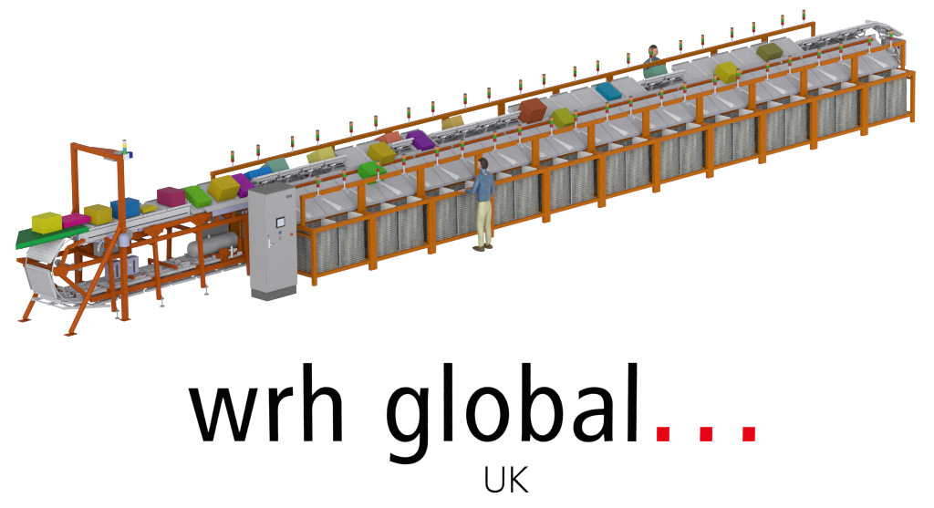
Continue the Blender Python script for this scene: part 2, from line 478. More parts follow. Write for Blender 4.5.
# rail just under the tray edge, broken by the sensor windows
b = MB(); x = -.1; rnd = random.Random(5)
while x < 16.4:
    l = rnd.choice((.5, .9, 1.3)); b.bar((x,1.125,1.545),(min(x+l,16.6),1.125,1.545), .03, .05); x += l+.09
obj('tray_guide', b, R_, t)
b = MB(); b.bar((-.1,1.93,1.505),(16.6,1.93,1.505), .04, .055); obj('tray_guide', b, R_, t)
# A-frame legs
def aframe(x, foot=True):
    for y0, y1 in ((YF-.06, YF+.04), (YB+.06, YB-.04)):
        b = MB(); b.bar((x,y0,.13),(x,y1,1.50), .075, .06, up=(0,1,0))
        lg = obj('leg', b, R_, t)
        sg = -1 if y0 < YC else 1
        b = MB(); b.cyl((x+.04,y0+sg*.035,.0),(x+.04,y0+sg*.035,.018), .05, .035, n=14); b.cyl((x+.04,y0+sg*.035,.018),(x+.04,y0+sg*.035,.20), .009, n=8)
        b.box(x-.01,x+.09,y0+sg*.01-.03,y0+sg*.01+.03,.125,.15)
        obj('foot', b, M['greyd'], lg)
    for z in (.50, 1.16, 1.45):
        b = MB(); b.bar((x-.012,YF+.03,z),(x-.012,YB-.03,z), .06, .07); obj('cross_member', b, R_, t)
for x in (-3.86, -2.80, -1.74, -.62): aframe(x)
for x in (1.5, 4.5, 7.5, 10.5, 13.5, 16.2): aframe(x)
for x in (-1.32, -.92, -.30):
    b = MB(); b.bar((x,YF+.004,1.27),(x,YF+.004,1.41), .07, .04, up=(0,1,0)); obj('stud', b, R_, t)
for x in (-.70, -.60, -.50, -.40):
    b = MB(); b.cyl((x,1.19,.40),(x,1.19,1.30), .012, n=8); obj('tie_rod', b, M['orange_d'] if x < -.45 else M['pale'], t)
for x0 in (-1.62, -1.24):
    b = MB(); b.box(x0,x0+.24,1.30,1.40,1.22,1.36); obj('air_valve_box', b, M['greyd'], t, bevel=.006)
for x, z in ((-2.28,.60),(-3.3,.62),(-1.2,.58)):
    b = MB(); b.bar((x,YF+.03,z),(x,YB-.03,z), .05, .06); b.bar((x,YB-.06,z),(x,YB-.06,.47), .05, .05); obj('cross_member', b, R_, t)
b = MB(); b.bar((-3.86,YF+.02,1.32),(-3.86,YB-.02,1.32), .07, .08); obj('cross_member', b, R_, t)
for x in (-1.5, -1.02, -.42):
    b = MB(); b.bar((x,YF+.03,1.355),(x,YB-.03,1.355), .09, .12); obj('cross_member', b, R_, t)
b = MB(); b.box(-1.22,-.30,1.36,1.375,1.295,1.40); obj('drive_plate', b, R_, t)
b = MB(); b.bar((-3.0,YB-.05,1.34),(-.2,YB-.05,1.34), .03, .05); obj('back_rail', b, R_, t)
# gusset plates that close the upper corners
for x in (-2.80, -1.74):
    for sg in (-1, 1):
        b = MB(); b.prism([(x+sg*.03,1.42),(x+sg*.24,1.42),(x+sg*.03,1.27)], YF-.012, YF+.018); obj('corner_plate', b, R_, t)
        b = MB(); b.prism([(x+sg*.03,1.20),(x+sg*.20,1.20),(x+sg*.03,1.03)], YB-.012, YB+.018); obj('corner_plate', b, R_, t)
# nose cross beam and inner plates
b = MB(); b.bar((-5.02,YF,1.10),(-5.02,YB,1.10), .08, .08); b.prism([(-5.08,1.06),(-4.86,1.10),(-4.86,1.18),(-5.30,1.24),(-5.30,1.17)], YB-.03, YB+.03); obj('nose_beam', b, R_, t)
b = MB(); b.bar((-4.36,YF,.47),(-4.36,YB,.47), .06, .07); b.bar((-4.45,YF,1.55),(-4.45,YB,1.55), .05, .05); obj('cross_member', b, R_, t)
# big red-orange drive plates near the gantry
b = MB(); b.box(-3.95,-3.55,1.60,1.64,1.10,1.45); b.box(-4.05,-3.4,1.20,1.85,1.09,1.13); obj('drive_plate', b, R_, t)
b = MB(); b.box(-3.42,-3.10,1.42,1.46,.98,1.42); b.box(-3.2,-2.45,1.30,1.34,1.27,1.40); obj('drive_plate', b, R_, t)
# lower running rails on the return side
for y, mm in ((1.22,'pale'),(1.28,'pale'),(1.38,'bright'),(1.50,'grey'),(1.62,'pale'),(1.72,'pale'),(1.82,'pale')):
    b = MB(); b.bar((-4.45,y,.515),(XE,y,.515), .035, .045); obj('running_rail', b, M[mm], t)
# sheet deck edges just below the low rail
b = MB()
for i in range(8):
    xx = -4.3+i*.62; b.box(xx, xx+.55, YF-.035, YF+.03, .315, .355)
obj('guard_strip', b, M['grey'], t)
# upper runway: steel channel under the level trays
for y in (1.25, 1.81):
    b = MB(); b.box(-4.5, 16.7, y-.02, y+.02, 1.445, 1.50); obj('running_rail', b, M['pale'], t)
b = MB(); b.box(-.1, 16.6, 1.17, 1.20, 1.44, 1.625); obj('cover_strip', b, M['grey'], t)
b = MB(); b.box(-.1, 16.6, 1.272, 1.788, 1.455, 1.465); obj('fill_deck', b, M['bright'], t)  # sheet added to catch light above the dark interior
b = MB(); b.box(-4.5, -1.9, 1.195, 1.225, 1.49, 1.665); obj('side_channel', b, M['pale'], t)
b = MB(); b.box(-4.3, -1.95, 1.188, 1.194, 1.545, 1.562); obj('slot', b, M['dark'], t)
# end wheels
for (cx, cz), n0 in ((WL, 0), (WR, 1)):
    for y in (YC-.20, YC+.20):
        b = MB(); b.cyl((cx,y-.012,cz),(cx,y+.012,cz), .07, n=24); w_ = obj('end_wheel', b, M['pale'], t)
        b = MB(); b.cyl((cx,y-.03,cz),(cx,y+.03,cz), .04, n=16); obj('hub', b, M['greyd'], w_)
    b = MB(); b.cyl((cx,YF,cz),(cx,YB,cz), .03, n=12); obj('axle', b, M['greyd'], t)
# curved guard strips at the left nose
for y in (YF+.055, YB-.055):
    b = MB(); pts = [Vector((WL[0]-.60*math.cos(a), y, WL[1]+.60*math.sin(a))) for a in [math.radians(80-160*i/16) for i in range(17)]]
    for p, q in zip(pts, pts[1:]): b.bar(p, q, .010, .022, up=(0,1,0))
    obj('nose_guard', b, M['pale'], t)
# under-nose grille
b = MB()
for y in (YF+.0, YC, YB): b.bar((-5.0,y,.42),(-3.9,y,.235 if y < YC else .30), .02, .05)
for i in range(5): b.bar((-4.95+i*.25,YF+.02,.40-i*.04),(-4.95+i*.25,YB-.02,.40-i*.03), .03, .02)
obj('nose_skid', b, M['pale'], t)
# wiring and small brackets between the rails (left part)
b = MB(); rnd = random.Random(3)
for i in range(14):
    xx = -2.6+i*.11; b.bar((xx, YC+.1+rnd.random()*.1, 1.29), (xx+.05, YC+.1, 1.40), .008, .008)
for z in (1.29,1.345,1.40): b.bar((-2.7,YC+.12,z),(-1.1,YC+.12,z), .01, .01)
obj('cable_tray', b, M['pale'], t)
for i in range(12):
    xx = -4.1+i*.33; b = MB(); b.box(xx, xx+.05+rnd.random()*.06, 1.20, 1.24, 1.43, 1.487); obj('bracket', b, M['lav'], t)
rnd = random.Random(9)
for i in range(26):
    b = MB()
    xx = -4.2+rnd.random()*3.8; yy = 1.25+rnd.random()*.55
    b.box(xx, xx+.05+rnd.random()*.10, yy, yy+.05, .53, .56+rnd.random()*.03)
    obj('rail_clip', b, M['pale'], t)
b = MB()
for x, w in ((-.55,.02),(-.42,.02),(-.48,.014)):
    b.cyl((x,1.15,.30),(x,1.15,1.40), w*.6, n=8)
obj('tie_rod', b, M['pale'], t)
b = MB()
for i in range(5): b.box(-.74+i*.08, -.70+i*.08, 1.085, 1.10, 1.30, 1.36)
obj('solenoid', b, M['greyd'], t)

# ------------------------------------------------------------------ drive motor, cabinets in the trestle, tank
d = thing('drive_unit', 'grey motor and gearbox hung below the belt by the gantry post', 'motor', (-3.5,1.3,1.15))
b = MB(); b.box(-.48,-.02,-.02,.14,-.06,.46); b.box(-.40,-.14,-.05,-.02,.10,.36); obj('gearbox', b, M['greyd'], d, bevel=.012)
b = MB(); b.cyl((-.34,-.55,.26),(-.34,-.55,.45), .095, n=22); b.cyl((-.34,-.55,.45),(-.34,-.55,.47), .07, n=22); b.cyl((-.34,-.46,.34),(-.34,-.02,.34), .035, n=16); obj('motor', b, M['lav'], d)
b = MB(); b.cyl((.06,-.20,.30),(.06,.05,.30), .10, n=18); b.cyl((.05,.0,.17),(.34,.06,.13), .05, .03, n=12); obj('sprocket', b, M['greyd'], d)
b = MB(); 
for i in range(9):
    a = math.radians(20+i*16); b.bar((-.30+.26*math.cos(a+.3)*.9, -.06, .02+.26*math.sin(a)), (-.30+.26*math.cos(a+.55)*.9, -.06, .02+.26*math.sin(a+.25)), .03, .02)
obj('belt_guard', b, M['bright'], d)
b = MB(); b.cyl((-.42,-.02,.22),(-.42,.04,.22),.02,n=10); obj('reset_button', b, M['redknob'], d)
def jbox(x, label):
    o = thing('junction_box', label, 'electrical box', (x,1.28,.64))
    b = MB(); b.box(0,.28,0,.16,0,.31); obj('housing', b, M['lav'], o, bevel=.008)
    b = MB(); b.box(.14,.18,-.004,.002,.03,.26); obj('door_slot', b, M['dark'], o)
    b = MB(); b.box(.03,.10,-.012,0,.17,.22); b.box(.20,.225,-.012,0,.05,.18); obj('handle', b, M['pale'], o)
jbox(-3.74, 'lavender grey electrical box with dark slot, left of gantry post')
jbox(-3.34, 'lavender grey electrical box right of the gantry post')
tk = thing('air_tank', 'horizontal grey steel air tank inside the trestle frame', 'tank', (-1.06,1.50,.72))
b = MB(); r = .155; prof = [(-.60,.02),(-.59,.07),(-.57,.115),(-.54,.145),(-.50,r),(.42,r),(.46,.145),(.49,.115),(.51,.07),(.52,.02)]
for (xa, ra), (xb, rb) in zip(prof, prof[1:]): b.cyl((xa,0,0),(xb,0,0), ra, rb, n=28, caps=False)
b.cyl((-.60,0,0),(-.599,0,0),.02,n=12); b.cyl((.519,0,0),(.52,0,0),.02,n=12)
obj('shell', b, M['tank'], tk)
b = MB(); 
for x in (-.48,.40): b.cyl((x-.006,0,0),(x+.006,0,0), r+.003, n=28)
obj('weld_band', b, M['pale'], tk)
b = MB(); b.prism([(-.13,-.28),(.13,-.28),(.10,-.10),(-.10,-.10)], .28, .32, axis='x'); b.prism([(-.13,-.28),(.13,-.28),(.10,-.10),(-.10,-.10)], -.32, -.28, axis='x'); obj('saddle', b, R_, tk)
b = MB(); b.cyl((-.36,-.05,-.16),(-.30,-.12,-.24),.02,n=10); b.cyl((-.30,-.12,-.24),(-.42,-.14,-.26),.018,n=10); b.cyl((-.15,-.02,r),(-.15,-.02,r+.06),.018,n=10); obj('pipe', b, M['bright'], tk)
vb = thing('valve_block', 'red-orange bracket with steel air valves under the tank', 'valve', (-1.24,1.20,.46))
b = MB(); b.box(.06,.24,0,.05,.0,.24); b.box(.24,.52,.004,.04,.0,.19); b.box(.52,.66,0,.05,.0,.34); obj('bracket', b, R_, vb)
b = MB(); b.cyl((.30,-.03,.05),(.30,-.03,.27),.022,n=10); b.cyl((.34,-.03,.15),(.42,-.03,.19),.02,n=10); b.cyl((.24,-.03,.20),(.37,-.03,.20),.014,n=8); b.box(.46,.54,-.04,0,.06,.12); obj('valve', b, M['bright'], vb)
pn = thing('back_panel', 'flat grey sheet panel standing behind the air tank', 'panel', (-.84,1.80,.72))
b = MB(); b.box(-.40,.42,0,.015,0,.32); obj('sheet', b, M['grey'], pn)
b = MB()
for i in range(3): b.box(-.20+i*.22, -.10+i*.22, -.008, 0, .05, .07)
obj('slot', b, M['greyd'], pn)
pn = thing('orange_panel', 'upright orange sheet at the end of the trestle beside the cabinet', 'panel', (-.42,1.80,.45))
b = MB(); b.box(-.02,.30,0,.015,0,.62); obj('sheet', b, M['orange'], pn)
# side chute guard under the forward-tipped trays left of the cabinet
gd = thing('edge_guard', 'long silver and lavender guard strip below the gold box', 'guard', (-1.62,1.04,1.50))
b = MB(); b.prism([(0,.02),(.08,.08),(.08,.092),(0,.032)], 0, 1.12, axis='x'); obj('lip', b, M['grey'], gd)
b = MB(); b.box(.12,1.10,-.01,.0,-.08,.018); obj('face', b, M['lav'], gd)
b = MB(); b.box(1.06,1.20,-.06,.12,.0,.10); obj('corner_block', b, M['bright'], gd, bevel=.02)

# ------------------------------------------------------------------ infeed conveyor (green belt)
cv = thing('belt_conveyor', 'green infeed belt conveyor at the far left end', 'conveyor', (-4.25,1.2,1.66))
b = MB()
# diagonal left end, level belt, rounded right nose
L0, L1, y0, y1 = -1.70, -.07, 0.0, .66
def slab(z0, z1):
    P = [(L0,y0),(L1,y0),(L1,y1),(L0+.62,y1)]
    return [(x,y,z0+.0*x) for x,y in P]+[(x,y,z1) for x,y in P]
P = slab(.012,.105)
b.poly(P, [(3,2,1,0),(4,5,6,7),(0,1,5,4),(1,2,6,5),(2,3,7,6),(3,0,4,7)])
b.cyl((L1,y0+.001,.0525),(L1,y1-.001,.0525), .052, n=20)
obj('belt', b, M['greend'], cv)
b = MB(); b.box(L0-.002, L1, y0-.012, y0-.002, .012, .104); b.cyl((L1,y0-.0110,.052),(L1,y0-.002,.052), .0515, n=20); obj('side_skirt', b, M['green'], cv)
b = MB(); b.box(L0+.1, L1-.1, y0-.016, y0-.012, .008, .022); obj('side_seam', b, mat('green_seam', (4,120,46), .5), cv)
b = MB(); b.box(-.25, .05, .04, .60, -.12, -.005); obj('support', b, M['greyd'], cv)

# ------------------------------------------------------------------ gantry
GX = -3.78; GY0, GY1 = .86, 2.13; GZ = 3.03
ga = thing('portal_gantry', 'tall red-orange portal gantry with raking braces over the infeed', 'gantry', (0,0,0))
for y in (GY0, GY1):
    b = MB(); b.box(GX-.045, GX+.045, y-.045, y+.045, .012, GZ); p = obj('post', b, R_, ga)
    b = MB(); b.box(GX-.085, GX+.085, y-.07, y+.07, 0, .012)
    obj('foot_plate', b, R_, p)
    b = MB(); b.cyl((-5.05,y,.035),(GX-.05,y,1.72), .047, n=14); br = obj('brace', b, R_, ga)
    b = MB(); b.box(-5.16,-4.94,y-.07,y+.07,.0,.012); b.prism([(-5.10,.01),(-4.98,.01),(-5.0,.08),(-5.05,.08)], y-.008, y+.008); obj('foot_plate', b, R_, br)
    b = MB(); b.prism([(GX-.045,1.58),(GX-.045,1.86),(GX-.20,1.56)], y-.02, y+.02); obj('gusset', b, R_, ga)
b = MB(); b.box(GX-.043, GX+.043, GY0+.045, GY1-.045, GZ-.095, GZ-.003); obj('cross_beam', b, R_, ga)
b = MB(); b.poly([(GX+.05,GY0-.06,GZ-.055),(GX+.20,GY0+.10,GZ-.055),(GX+.20,GY0+.42,GZ-.055),(GX+.05,GY0+.85,GZ-.055),
                  (GX+.05,GY0-.06,GZ+.0),(GX+.20,GY0+.10,GZ+.0),(GX+.20,GY0+.42,GZ+.0),(GX+.05,GY0+.85,GZ+.0)],
                 [(3,2,1,0),(4,5,6,7),(0,1,5,4),(1,2,6,5),(2,3,7,6),(3,0,4,7)]); obj('arm_plate', b, R_, ga)
b = MB(); b.box(GX-.04, GX+.03, GY0+.12, GY0+.42, GZ-.135, GZ-.096); b.box(GX+.0,GX+.17,GY0+.02,GY0+.17,GZ+.003,GZ+.028); obj('scanner', b, M['greyd'], ga)
b = MB(); b.box(GX+.02, GX+.10, GY0-.13, GY0-.05, GZ-.075, GZ+.04); sb = obj('sensor_box', b, M['bright'], ga, bevel=.006)
b = MB(); b.box(GX+.101, GX+.19, GY0-.125, GY0-.04, GZ-.06, GZ+.05); obj('sensor_cover', b, M['blue'], sb, bevel=.006)
bx_, by_ = GX+.03, GY0-.09
b = MB(); b.cyl((bx_,by_,GZ+.04),(bx_,by_,GZ+.10), .045, .035, n=14); bc = obj('beacon', b, M['greenl'], ga)
z = GZ+.10
for nm, mm, hh in (('blue_lens','cyanl',.06),('yellow_lens','yellowp',.07),('white_lens','pale',.05),('cap','cap',.01)):
    b = MB(); b.cyl((bx_,by_,z),(bx_,by_,z+hh), .034, n=14); obj(nm, b, M[mm], bc); z += hh

# ------------------------------------------------------------------ control cabinet
cb = thing('control_cabinet', 'tall grey control cabinet on a dark plinth with small screen', 'cabinet', (-1.26,-.13,0))
b = MB(); b.box(0,.74,.012,.46,.165,2.0); obj('body', b, M['cab'], cb, bevel=.004)
b = MB(); b.box(.012,.728,.02,.45,0,.165); obj('plinth', b, M['cabtop'], cb)
b = MB(); b.box(.0,.74,.0,.46,2.0,2.012); obj('roof', b, M['cabtop2'], cb)
b = MB(); b.box(.006,.734,-.008,.011,.18,1.99); dr = obj('door', b, M['cab'], cb, bevel=.004)
b = MB(); b.box(.24,.44,-.026,-.009,1.33,1.51); sc = obj('screen_bezel', b, M['bezel'], dr, bevel=.004)
b = MB(); b.box(.262,.418,-.0285,-.0262,1.355,1.485); obj('screen', b, M['screen'], sc)
b = MB(); b.box(.30,.37,-.012,-.009,1.205,1.26); obj('keypad', b, mat('keypad_blue', (96,120,160), .5), dr)
b = MB(); b.cyl((.335,-.009,1.13),(.335,-.03,1.13), .026, n=18); b.box(.327,.343,-.034,-.03,1.105,1.155); obj('rotary_switch', b, M['greyd'], dr)
b = MB(); b.cyl((.60,-.009,1.145),(.60,-.035,1.145), .022, n=18); obj('stop_button', b, M['redknob'], dr)
b = MB(); b.box(.045,.068,-.03,-.009,1.00,1.16); b.box(.068,.13,-.028,-.012,1.045,1.062); h_ = obj('handle', b, M['bright'], dr)
b = MB(); b.box(.13,.165,-.026,-.012,1.047,1.060); obj('grip', b, M['redknob'], h_)
b = MB(); b.cyl((.045,-.009,1.23),(.045,-.02,1.23), .012, n=12); obj('lock', b, M['dark'], dr)

# ------------------------------------------------------------------ lettering tools
def bez(p0, c1, c2, p1, n=14):
    out = []
    for i in range(1, n+1):
        t = i/n; a = (1-t)**3; b = 3*(1-t)**2*t; c = 3*(1-t)*t*t; d_ = t**3
        out.append((a*p0[0]+b*c1[0]+c*c2[0]+d_*p1[0], a*p0[1]+b*c1[1]+c*c2[1]+d_*p1[1]))
    return out
def path(items):
    pts = []
    for it in items:
        if len(it) == 2: pts.append(tuple(it))
        else: pts += bez(pts[-1], it[0:2], it[2:4], it[4:6])
    return pts
def ell(x0, x1, y0, y1, k=.60):
    cx, cy = (x0+x1)/2, (y0+y1)/2; a, b = (x1-x0)/2*k, (y1-y0)/2*k
    return path([(cx,y0),(cx+a,y0,x1,cy-b,x1,cy),(x1,cy+b,cx+a,y1,cx,y1),(cx-a,y1,x0,cy+b,x0,cy),(x0,cy-b,cx-a,y0,cx,y0)])[:-1]
def glyph_mesh(name, loops, ext):
    cu = bpy.data.curves.new(name, 'CURVE'); cu.dimensions = '2D'; cu.fill_mode = 'BOTH'; cu.extrude = ext
    for lp in loops:
        sp = cu.splines.new('POLY'); sp.points.add(len(lp)-1)
        for p_, (x, y) in zip(sp.points, lp): p_.co = (x, y, 0, 1)
        sp.use_cyclic_u = True
    tmp = bpy.data.objects.new(name, cu); COL.objects.link(tmp)
    dg = bpy.context.evaluated_depsgraph_get(); dg.update()
    me = bpy.data.meshes.new_from_object(tmp.evaluated_get(dg)); me.name = name
    bpy.data.objects.remove(tmp); bpy.data.curves.remove(cu)
    return me
def sc_(ox, oy, s, items):
    out = []
    for it in items:
        out.append(tuple((ox+v/s) if i % 2 == 0 else (oy+v/s) for i, v in enumerate(it)))
    return out
GL = []
A5 = (180,350,5.078)
GL.append(('w', [path(sc_(*A5, [(45,193),(95,193),(145,418),(195,193),(250,193),(303,418),(355,193),(400,193),(330,463),(277,463),(222,238),(168,463),(118,463)]))], 0))
GL.append(('r', [path(sc_(*A5, [(453,193),(497,193),(499,236),(515,203,540,187,577,187),(577,233),(530,230,500,258,500,305),(500,463),(455,463)]))], 0))
GL.append(('h', [path(sc_(*A5, [(629,66),(674,66),(674,230),(695,200,718,187,742,187),(792,187,823,217,823,270),(823,463),(777,463),(777,283),(777,245,762,226,733,226),(702,226,674,258,674,300),(674,463),(629,463)]))], 0))
A3 = (375,350,3.215)
GL.append(('g', [path(sc_(*A3, [(146,122),(173,122),(171,155),(171,292),(171,342,142,368,100,368),(77,368,60,362,47,357),(49,329),(62,338,80,344,97,344),(128,344,143,325,143,295),(144,266),(134,285,119,296,97,296),(62,296,38,262,38,208),(38,154,62,119,99,119),(119,119,133,127,144,148)])),
            ell(375+67/3.215, 375+143/3.215, 350+142/3.215, 350+273/3.215)], 0))
A4 = (440,350,5.078)
GL.append(('l', [path(sc_(*A4, [(19,66),(64,66),(64,463),(19,463)]))], 0))
GL.append(('o', [ell(440+132/5.078, 440+351/5.078, 350+187/5.078, 350+467/5.078, .58), ell(440+178/5.078, 440+304/5.078, 350+224/5.078, 350+432/5.078, .58)], 0))
GL.append(('b', [path(sc_(*A4, [(414,66),(459,66),(459,232),(477,201,498,187,527,187),(586,187,624,242,624,328),(624,412,584,467,525,467),(495,467,473,452,459,426),(457,463),(412,463),(414,428)])),
            ell(440+459.5/5.078, 440+579/5.078, 350+224/5.078, 350+432/5.078, .58)], 0))
# the hole of the b opens at the stem in the lettering: keep it a hair off the stem edge
A6 = (560,350,4.448)
GL.append(('a', [path(sc_(*A6, [(80,185),(100,172,125,165,150,165),(203,165,232,192,232,245),(232,355),(232,375),(233,405),(196,407),(192,372),(177,398,155,410,125,410),(83,410,57,385,57,343),(57,288,102,261,192,261),(192,248),(192,212,177,196,148,196),(125,196,102,204,81,221)])),
            path(sc_(*A6, [(192,289),(130,289,97,305,97,342),(97,365,112,380,137,380),(170,380,192,350,192,312)]))], 0))
GL.append(('l', [path(sc_(*A6, [(298,58),(338,58),(338,407),(298,407)]))], 0))
for x0, x1 in ((427,484),(618,674),(807,863)):
    GL.append(('dot', [path(sc_(*A6, [(x0,342),(x1,342),(x1,407),(x0,407)]))], 1))
A7 = (475,455,10.154)
GL.append(('U', [path(sc_(*A7, [(105,115),(130,115),(130,290),(130,337,158,360,203,360),(249,360,276,337,276,290),(276,115),(300,115),(300,290),(300,350,262,385,203,385),(143,385,105,350,105,290)]))], 0))
GL.append(('K', [path(sc_(*A7, [(363,115),(388,115),(388,235),(505,115),(543,115),(412,240),(550,382),(515,382),(388,255),(388,382),(363,382)]))], 0))
SG = thing('logo_board', 'added white board carrying the overlaid logo wrh global and UK in black with three red dots', 'sign', (-7.434,-11.627,0), math.radians(-46.27))  # board added to carry the overlaid logo
b = MB(); b.box(-4.85,5.15,.02,.025,0,2.72); obj('board', b, M['white'], SG)
for nm, loops, red in GL:
    L2 = []
    for lp in loops:
        q = []
        for px, py in lp:
            h = (522-py)/60.75
            q.append(((px-467+.75*h)/63.55, h))
        L2.append(q)
    me = glyph_mesh('letter', L2, .004)
    o = obj('letter' if nm != 'dot' else 'dot', me, M['red' if red else 'black'], SG)
    o.rotation_euler = (PI/2, 0, 0); o.location = (0, .014, 0)
    if nm != 'dot': o['label'] = 'black letter '+nm

# maker's mark at the top of the cabinet door (small dark lettering)
def block_word(word, x, z, h, parent, m, y):
    w = h*.42; F = {'f':[(0,0,.25,1),(0,.8,1,1),(0,.4,.8,.6)], 'e':[(0,0,.28,1),(0,.8,1,1),(0,.4,.8,.6),(0,0,1,.2)], 'r':[(0,0,.28,1),(.28,.75,1,1)],
                    'g':[(0,0,.28,1),(0,.8,1,1),(.28,0,1,.2),(.72,.2,1,.5)], 'a':[(0,0,.28,1),(.28,.8,1,1),(.72,0,1,.8),(.28,.4,.72,.55)]}
    b = MB()
    for i, c in enumerate(word):
        for q in F[c]: b.box(x+i*w*1.35+q[0]*w, x+i*w*1.35+q[2]*w, y-.003, y, z+q[1]*h, z+q[3]*h)
    obj('door_lettering', b, m, parent)
b = None
block_word('ferag', .50, 1.83, .05, dr, M['label'], -.0085)

# ------------------------------------------------------------------ parcels
def pmat(name, rgb): return mat(name, rgb, .55, var=.04, scale=8, spec=.08)
def box_mesh(lx, ly, lz):
    b = MB(); b.box(-lx/2, lx/2, -ly/2, ly/2, 0, lz); return b
def parcel(name, rgb, dims, mtx, label):
    o = obj(name, box_mesh(*dims), pmat(label.split()[0]+'_board', rgb), bevel=.004)
    o.matrix_world = mtx; tag(o, label, 'box', 'coloured parcels on the line'); return o
def flat(label, rgb, x0, y0, dims, z=ZT+.022):
    # x0,y0 = front left corner
    parcel('parcel', rgb, dims, Matrix.Translation((x0+dims[0]/2, y0+dims[1]/2, z)), label)
ZB = 1.66+.107
flat('bright yellow box at the left on the green belt', (205,205,10), -5.17, 1.37, (.43,.32,.27), ZB)
flat('flat magenta box on the green belt between two yellow boxes', (205,10,135), -4.66, 1.40, (.60,.38,.10), ZB)
flat('mustard yellow box just left of the gantry post', (190,168,20), -4.02, 1.25, (.34,.38,.26))
flat('blue box on the line behind the gantry post', (24,112,178), -3.47, 1.25, (.44,.30,.27))
flat('small flat yellow box between the blue and crimson boxes', (195,180,15), -2.93, 1.27, (.32,.20,.07))
flat('crimson box on the level trays', (158,44,98), -2.30, 1.20, (.31,.43,.25))
def tip(label, rgb, x, s, dims, v=0.0, n=0.0, yaw=0, extra=0, off=(0,0,0)):
    a = s*(TILT+math.radians(extra))
    base = Matrix.Translation((0, YC, ZT-PIV)) @ Matrix.Rotation(s*TILT, 4, 'X') @ Matrix.Translation((0, v*s, PIV+.012+n))
    loc = base.translation+Vector(off)
    Mx = Matrix.Translation((x, loc.y, loc.z)) @ Matrix.Rotation(a, 4, 'X') @ Matrix.Rotation(math.radians(yaw), 4, 'Z')
    parcel('parcel', rgb, dims, Mx, label)
tip('bright green flat box sliding off behind the crimson box', (98,180,30), -1.55, 1, (.33,.45,.13), v=-.02)
tip('large gold box tipped towards the front left of the cabinet', (192,166,16), -.97, 1, (.44,.33,.29), v=-.06)
tip('violet box half hidden behind the cabinet', (150,30,160), -.50, 1, (.34,.48,.16), v=-.04)
tip('grass green box sliding down onto the front chute', (68,176,36), 2.30, 1, (.40,.34,.29), v=-.53, off=(0,0,-.07))
tip('olive gold box tipped forward next to the green box', (180,158,14), 2.89, 1, (.36,.38,.22), v=-.16)
tip('purple flat box tipped forward near the seventh signal light', (118,34,150), 4.01, 1, (.33,.46,.13), v=-.05)
tip('reddish brown box tipped forward before the long tipped run', (158,76,40), 6.83, 1, (.42,.32,.36), v=-.12)
tip('yellow green box sliding onto the front chute', (158,164,28), 7.40, 1, (.34,.36,.23), v=-.44, extra=12)
tip('teal blue flat box on the forward tipped trays', (18,132,168), 9.08, 1, (.32,.42,.13), v=-.02)
tip('mustard yellow box sliding to the front right of the far worker', (186,176,16), 12.10, 1, (.38,.36,.25), v=-.36)
tip('khaki box on the far forward tipped trays', (126,124,60), 13.62, 1, (.44,.30,.18), v=-.06)
tip('blue box lying low behind the teal box', (20,120,200), .08, -1, (.52,.30,.16), v=.06)
tip('grey green box sliding off the back right of the cabinet roof', (112,160,142), .62, -1, (.42,.34,.24), v=-.02, extra=10)
tip('pale yellow box sliding off the back behind the tipped trays', (200,192,96), 1.78, -1, (.34,.38,.24), v=-.02)
tip('salmon box sliding off the back of a single tray', (196,108,84), 3.48, -1, (.35,.36,.22), v=-.02)
tip('tan box sliding off the back behind the tipped trays', (196,168,88), 5.20, -1, (.30,.28,.23), v=-.04)
tip('sea green box in front of the far worker', (104,158,136), 10.72, -1, (.36,.28,.22), v=-.02)

# ------------------------------------------------------------------ people
def skin_mesh(name, verts, edges, root=0, sub=2):
    me = bpy.data.meshes.new(name); me.from_pydata([v[0] for v in verts], edges, [])
    o = bpy.data.objects.new(name, me); COL.objects.link(o)
    sk = o.modifiers.new('s', 'SKIN'); sk.use_smooth_shade = True
    for i, v in enumerate(verts):
        r = v[1]; me.skin_vertices[0].data[i].radius = r if isinstance(r, tuple) else (r, r)
        me.skin_vertices[0].data[i].use_root = (i == root)
    ss = o.modifiers.new('d', 'SUBSURF'); ss.levels = sub; ss.render_levels = sub
    dg = bpy.context.evaluated_depsgraph_get(); dg.update()
    out = bpy.data.meshes.new_from_object(o.evaluated_get(dg)); out.name = name
    bpy.data.objects.remove(o)
    for p_ in out.polygons: p_.use_smooth = True
    return out
def ellipsoid(mb, c, r, n=20, m=14, f=None):
    P = []; c = Vector(c)
    for j in range(m+1):
        th = PI*j/m
        for i in range(n):
            ph = 2*PI*i/n
            d_ = Vector((math.sin(th)*math.cos(ph), math.sin(th)*math.sin(ph), math.cos(th)))
            q = Vector((d_.x*r[0], d_.y*r[1], d_.z*r[2]))
            if f: q = f(d_, q)
            P.append(c+q)
    mb.poly(P, [(j*n+i, j*n+(i+1)%n, (j+1)*n+(i+1)%n, (j+1)*n+i) for j in range(m) for i in range(n)], True)
